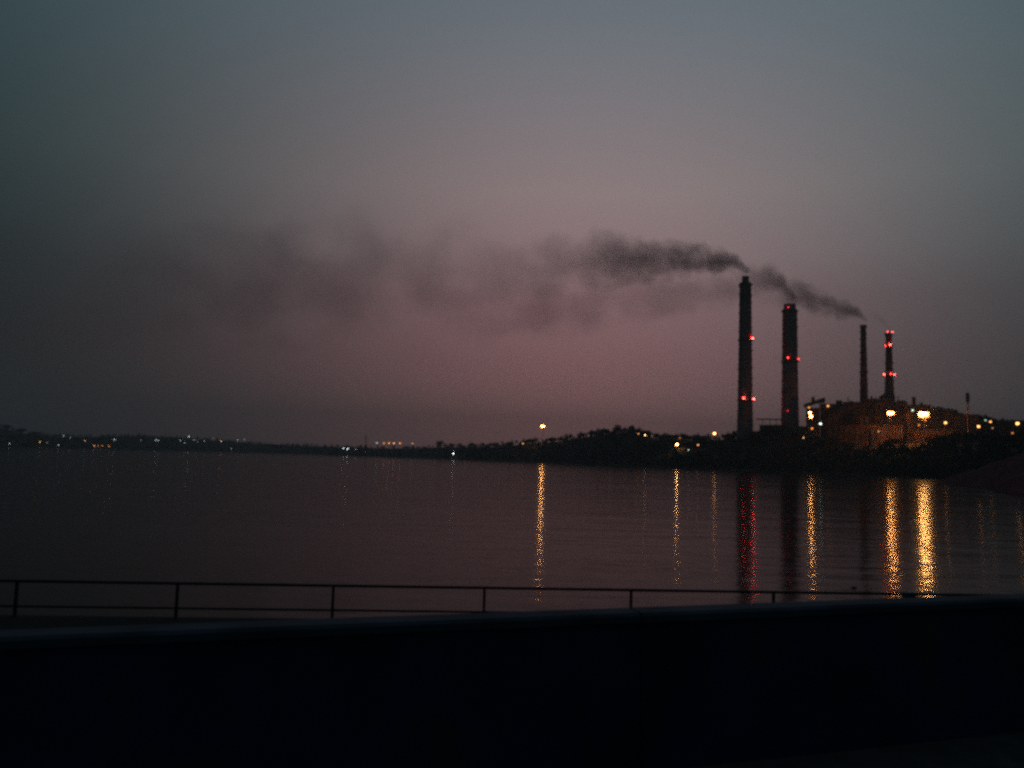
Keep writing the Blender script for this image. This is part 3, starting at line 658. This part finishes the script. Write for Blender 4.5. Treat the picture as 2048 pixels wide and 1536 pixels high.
for _ in range(420):
    px = random.uniform(1846, 2300); D = random.uniform(1235, 1300); top = np.interp(px, [1846, 1880, 1905, 1930, 1965, 2000, 2048, 2300], [812, 812, 817, 826, 829, 836, 843, 850]) + random.uniform(-1, 9)
    zt = P(px, top, D).z; h = random.uniform(9, 15); rr = h*random.uniform(.35, .6); p = P(px, top, D)
    if (abs(px-1779) < 20): continue
    V = protos[random.randrange(10)]*np.array([rr, rr, h*.5]); Vs.append(V + np.array([p.x, p.y, zt-h*.5]))
    V = protos[random.randrange(10)]*np.array([rr*1.3, rr*1.3, h*.6]); Vs.append(V + np.array([p.x, p.y, zt-h*1.4]))
o = quads_obj('woodland', np.concatenate(Vs), M['leaf']); tag(o, 'dark mass of trees and scrub covering the far shore', 'woodland', kind='stuff')

# earth embankments descending to the water at the right edge
def bank(name, label, pts, wd):
    """pts: (px,row) along the crest; built as a ridge with sloping sides"""
    mb = MB(); n = len(pts)
    for i, (px, row, D) in enumerate(pts):
        p = P(px, row, D); dirv = Vector((p.x, p.y, 0)).normalized()
        z = p.z
        for off, zz__ in ((-z*2.0-wd, -2.0), (-wd/2, z-.4), (-wd/2+.8, z), (wd/2, z), (wd/2+z*2, -2.0)):
            q = Vector((p.x, p.y, 0)) + dirv*off; mb.v.append((q.x + wn(q.x*6, i*9)*1.2, q.y, zz__ + (wn(q.x*9, q.y*5+i*13)*.5 if zz__ > 0 else 0)))
    for i in range(n-1):
        for j in range(4): mb.f.append((i*5+j, (i+1)*5+j, (i+1)*5+j+1, i*5+j+1))
    o = mb.build(name, M['bank'], None, smooth=True); tag(o, kind='structure'); return o
import builtins
def lerp_pts(p0, p1, n=26):
    return [(p0[0]+(p1[0]-p0[0])*i/n, p0[1]+(p1[1]-p0[1])*i/n + 1.2*math.sin(i*1.7), p0[2]+(p1[2]-p0[2])*i/n) for i in range(n+1)]
bank('embankment', '', lerp_pts((1893, 956, 620), (2260, 840, 520)), 6)
bank('lower_embankment', '', lerp_pts((1990, 966, 470), (2300, 855, 380)), 5)

# ------------------------------------------------------------------ smoke
def fcurve(t, src, pts):
    n = N(t, 'ShaderNodeFloatCurve'); c = n.mapping.curves[0]
    n.mapping.extend = 'HORIZONTAL'
    while len(c.points) > 2: c.points.remove(c.points[1])
    c.points[0].location = pts[0]; c.points[1].location = pts[-1]
    for p in pts[1:-1]: c.points.new(*p)
    for p in c.points: p.handle_type = 'AUTO_CLAMPED'
    n.mapping.update(); t.links.new(src, n.inputs['Value']); return n.outputs[0]
def plume(px, py, D, pts, label, rough=1.0, col=(.16, .15, .16)):
    """pts: (s, z, r, density) in photograph pixels from the chimney mouth, s to the left"""
    o_ = P(px, py, D); sc = o_.y/F
    Pt = [(s*sc, z*sc, r*sc, d) for s, z, r, d in pts]
    s0, s1 = Pt[0][0], Pt[-1][0]; zmin = min(p[1] for p in Pt)-1; zmax = max(p[1] for p in Pt)+1; rmax = max(p[2] for p in Pt); dmax = max(p[3] for p in Pt)
    # hull
    ss = []; n = 72
    for i in range(n+1):
        f = (i/n)**1.8; ss.append(s0+(s1-s0)*f)
    mb = MB(); K = 14
    for s in ss:
        z = np.interp(s, [p[0] for p in Pt], [p[1] for p in Pt]); r = np.interp(s, [p[0] for p in Pt], [p[2] for p in Pt])*1.38+.4
        for i in range(K):
            a = 2*math.pi*i/K; mb.v.append((-s, r*.8*math.cos(a), z+r*math.sin(a)))
    for k in range(n):
        for i in range(K):
            j = (i+1) % K; mb.f.append((k*K+i, k*K+j, (k+1)*K+j, (k+1)*K+i))
    mb.f.append(tuple(range(K))[::-1]); mb.f.append(tuple(n*K+i for i in range(K)))
    m = bpy.data.materials.new('smoke'); m.use_nodes = True; t = m.node_tree; t.nodes.clear()
    out = N(t, 'ShaderNodeOutputMaterial'); pv = N(t, 'ShaderNodeVolumePrincipled'); pv.inputs['Color'].default_value = (*col, 1); pv.inputs['Anisotropy'].default_value = .2
    t.links.new(pv.outputs[0], out.inputs['Volume'])
    tcn = N(t, 'ShaderNodeTexCoord'); sep = N(t, 'ShaderNodeSeparateXYZ'); t.links.new(tcn.outputs['Object'], sep.inputs[0])
    s_n = math_(t, 'DIVIDE', math_(t, 'SUBTRACT', math_(t, 'MULTIPLY', sep.outputs[0], -1.0), s0), s1-s0, clamp=True)
    sq = math_(t, 'POWER', s_n, .5)
    f = lambda s: ((s-s0)/(s1-s0))**.5
    zc = math_(t, 'ADD', math_(t, 'MULTIPLY', fcurve(t, sq, [(f(p[0]), (p[1]-zmin)/(zmax-zmin)) for p in Pt]), zmax-zmin), zmin)
    rr = math_(t, 'MULTIPLY', fcurve(t, sq, [(f(p[0]), p[2]/rmax) for p in Pt]), rmax)
    dd = math_(t, 'MULTIPLY', math_(t, 'POWER', fcurve(t, sq, [(f(p[0]), (p[3]/dmax)**.4) for p in Pt]), 2.5), dmax)
    yy = math_(t, 'DIVIDE', sep.outputs[1], .8)
    dz = math_(t, 'SUBTRACT', sep.outputs[2], zc)
    q = math_(t, 'DIVIDE', math_(t, 'SQRT', math_(t, 'ADD', math_(t, 'MULTIPLY', yy, yy), math_(t, 'MULTIPLY', dz, dz))), rr)
    n1 = N(t, 'ShaderNodeTexNoise'); n1.inputs['Scale'].default_value = .055*rough; n1.inputs['Detail'].default_value = 3; n1.inputs['Distortion'].default_value = .4
    n2 = N(t, 'ShaderNodeTexNoise'); n2.inputs['Scale'].default_value = .013*rough; n2.inputs['Detail'].default_value = 3
    for n_ in (n1, n2): t.links.new(tcn.outputs['Object'], n_.inputs['Vector'])
    near = math_(t, 'MULTIPLY', math_(t, 'SUBTRACT', n1.outputs[0], .5), 1.5)
    far = math_(t, 'MULTIPLY', math_(t, 'SUBTRACT', n2.outputs[0], .5), 3.0)
    k_ = math_(t, 'MULTIPLY', s_n, 2.2, clamp=True)
    nz = math_(t, 'ADD', math_(t, 'MULTIPLY', near, math_(t, 'SUBTRACT', 1.0, math_(t, 'MULTIPLY', k_, .55))), math_(t, 'MULTIPLY', far, k_))
    e_ = math_(t, 'MULTIPLY', math_(t, 'ADD', math_(t, 'SUBTRACT', .95, q), nz), 1.2, clamp=True)
    fadeq = math_(t, 'MULTIPLY', math_(t, 'SUBTRACT', 1.36, q), 3.0, clamp=True)
    dens = math_(t, 'MULTIPLY', math_(t, 'MULTIPLY', e_, fadeq), dd)
    t.links.new(dens, pv.inputs['Density'])
    o = mb.build('smoke_plume', m, None, (o_.x, o_.y, o_.z)); o.rotation_euler.z = 0
    tag(o, label, 'smoke', 'smoke plumes drifting left from the chimneys', 'stuff'); return o
plume(1490, 552, D1, [(-10, 12, 1, .05), (-5, 12, 10, .13), (6, 20, 16, .14), (30, 28, 24, .135), (70, 31, 32, .11), (110, 34, 38, .088), (190, 26, 52, .042), (300, 18, 66, .018), (450, 0, 84, .0062),
                      (650, -14, 108, .0040), (900, -34, 128, .0036), (1200, -62, 132, .0022), (1420, -90, 120, .0)], 'thick dark smoke plume streaming left from the tallest chimney')
plume(1580, 607, D2, [(-13, 12, 1, .01), (-8, 14, 12, .08), (4, 26, 20, .08), (25, 44, 29, .065), (60, 48, 36, .042), (110, 32, 42, .018), (200, 12, 50, .0110), (340, -8, 58, .0075), (480, -24, 62, .0075),
                      (620, -42, 62, .0035), (800, -60, 60, .0)], 'thinner smoke plume arching left from the thick second chimney')
plume(1728, 648, D3, [(-8, 6, 1, .03), (-3, 9, 7, .11), (6, 18, 13, .11), (20, 23, 18, .105), (50, 30, 25, .085), (90, 42, 31, .072), (130, 52, 36, .048), (190, 56, 30, .005), (300, 50, 40, .0)], 'dark grey smoke plume drifting left from the slender third chimney', 1.3)
plume(1779, 664, D4, [(-4, 5, 1, .004), (0, 8, 6, .03), (12, 20, 10, .025), (30, 30, 14, .016), (60, 36, 20, .0)], 'faint wisp of smoke over the shortest chimney', 1.5)

# ------------------------------------------------------------------ haze
hz = MB().box(-9300, 9300, -400, 9300, -14, 460)
m = bpy.data.materials.new('haze_air'); m.use_nodes = True; t = m.node_tree; t.nodes.clear()
o_ = N(t, 'ShaderNodeOutputMaterial'); pv = N(t, 'ShaderNodeVolumePrincipled'); pv.inputs['Color'].default_value = (.9, .87, .86, 1); pv.inputs['Density'].default_value = .00015; pv.inputs['Anisotropy'].default_value = .1
t.links.new(pv.outputs[0], o_.inputs['Volume'])
o = hz.build('haze', m); tag(o, kind='stuff')
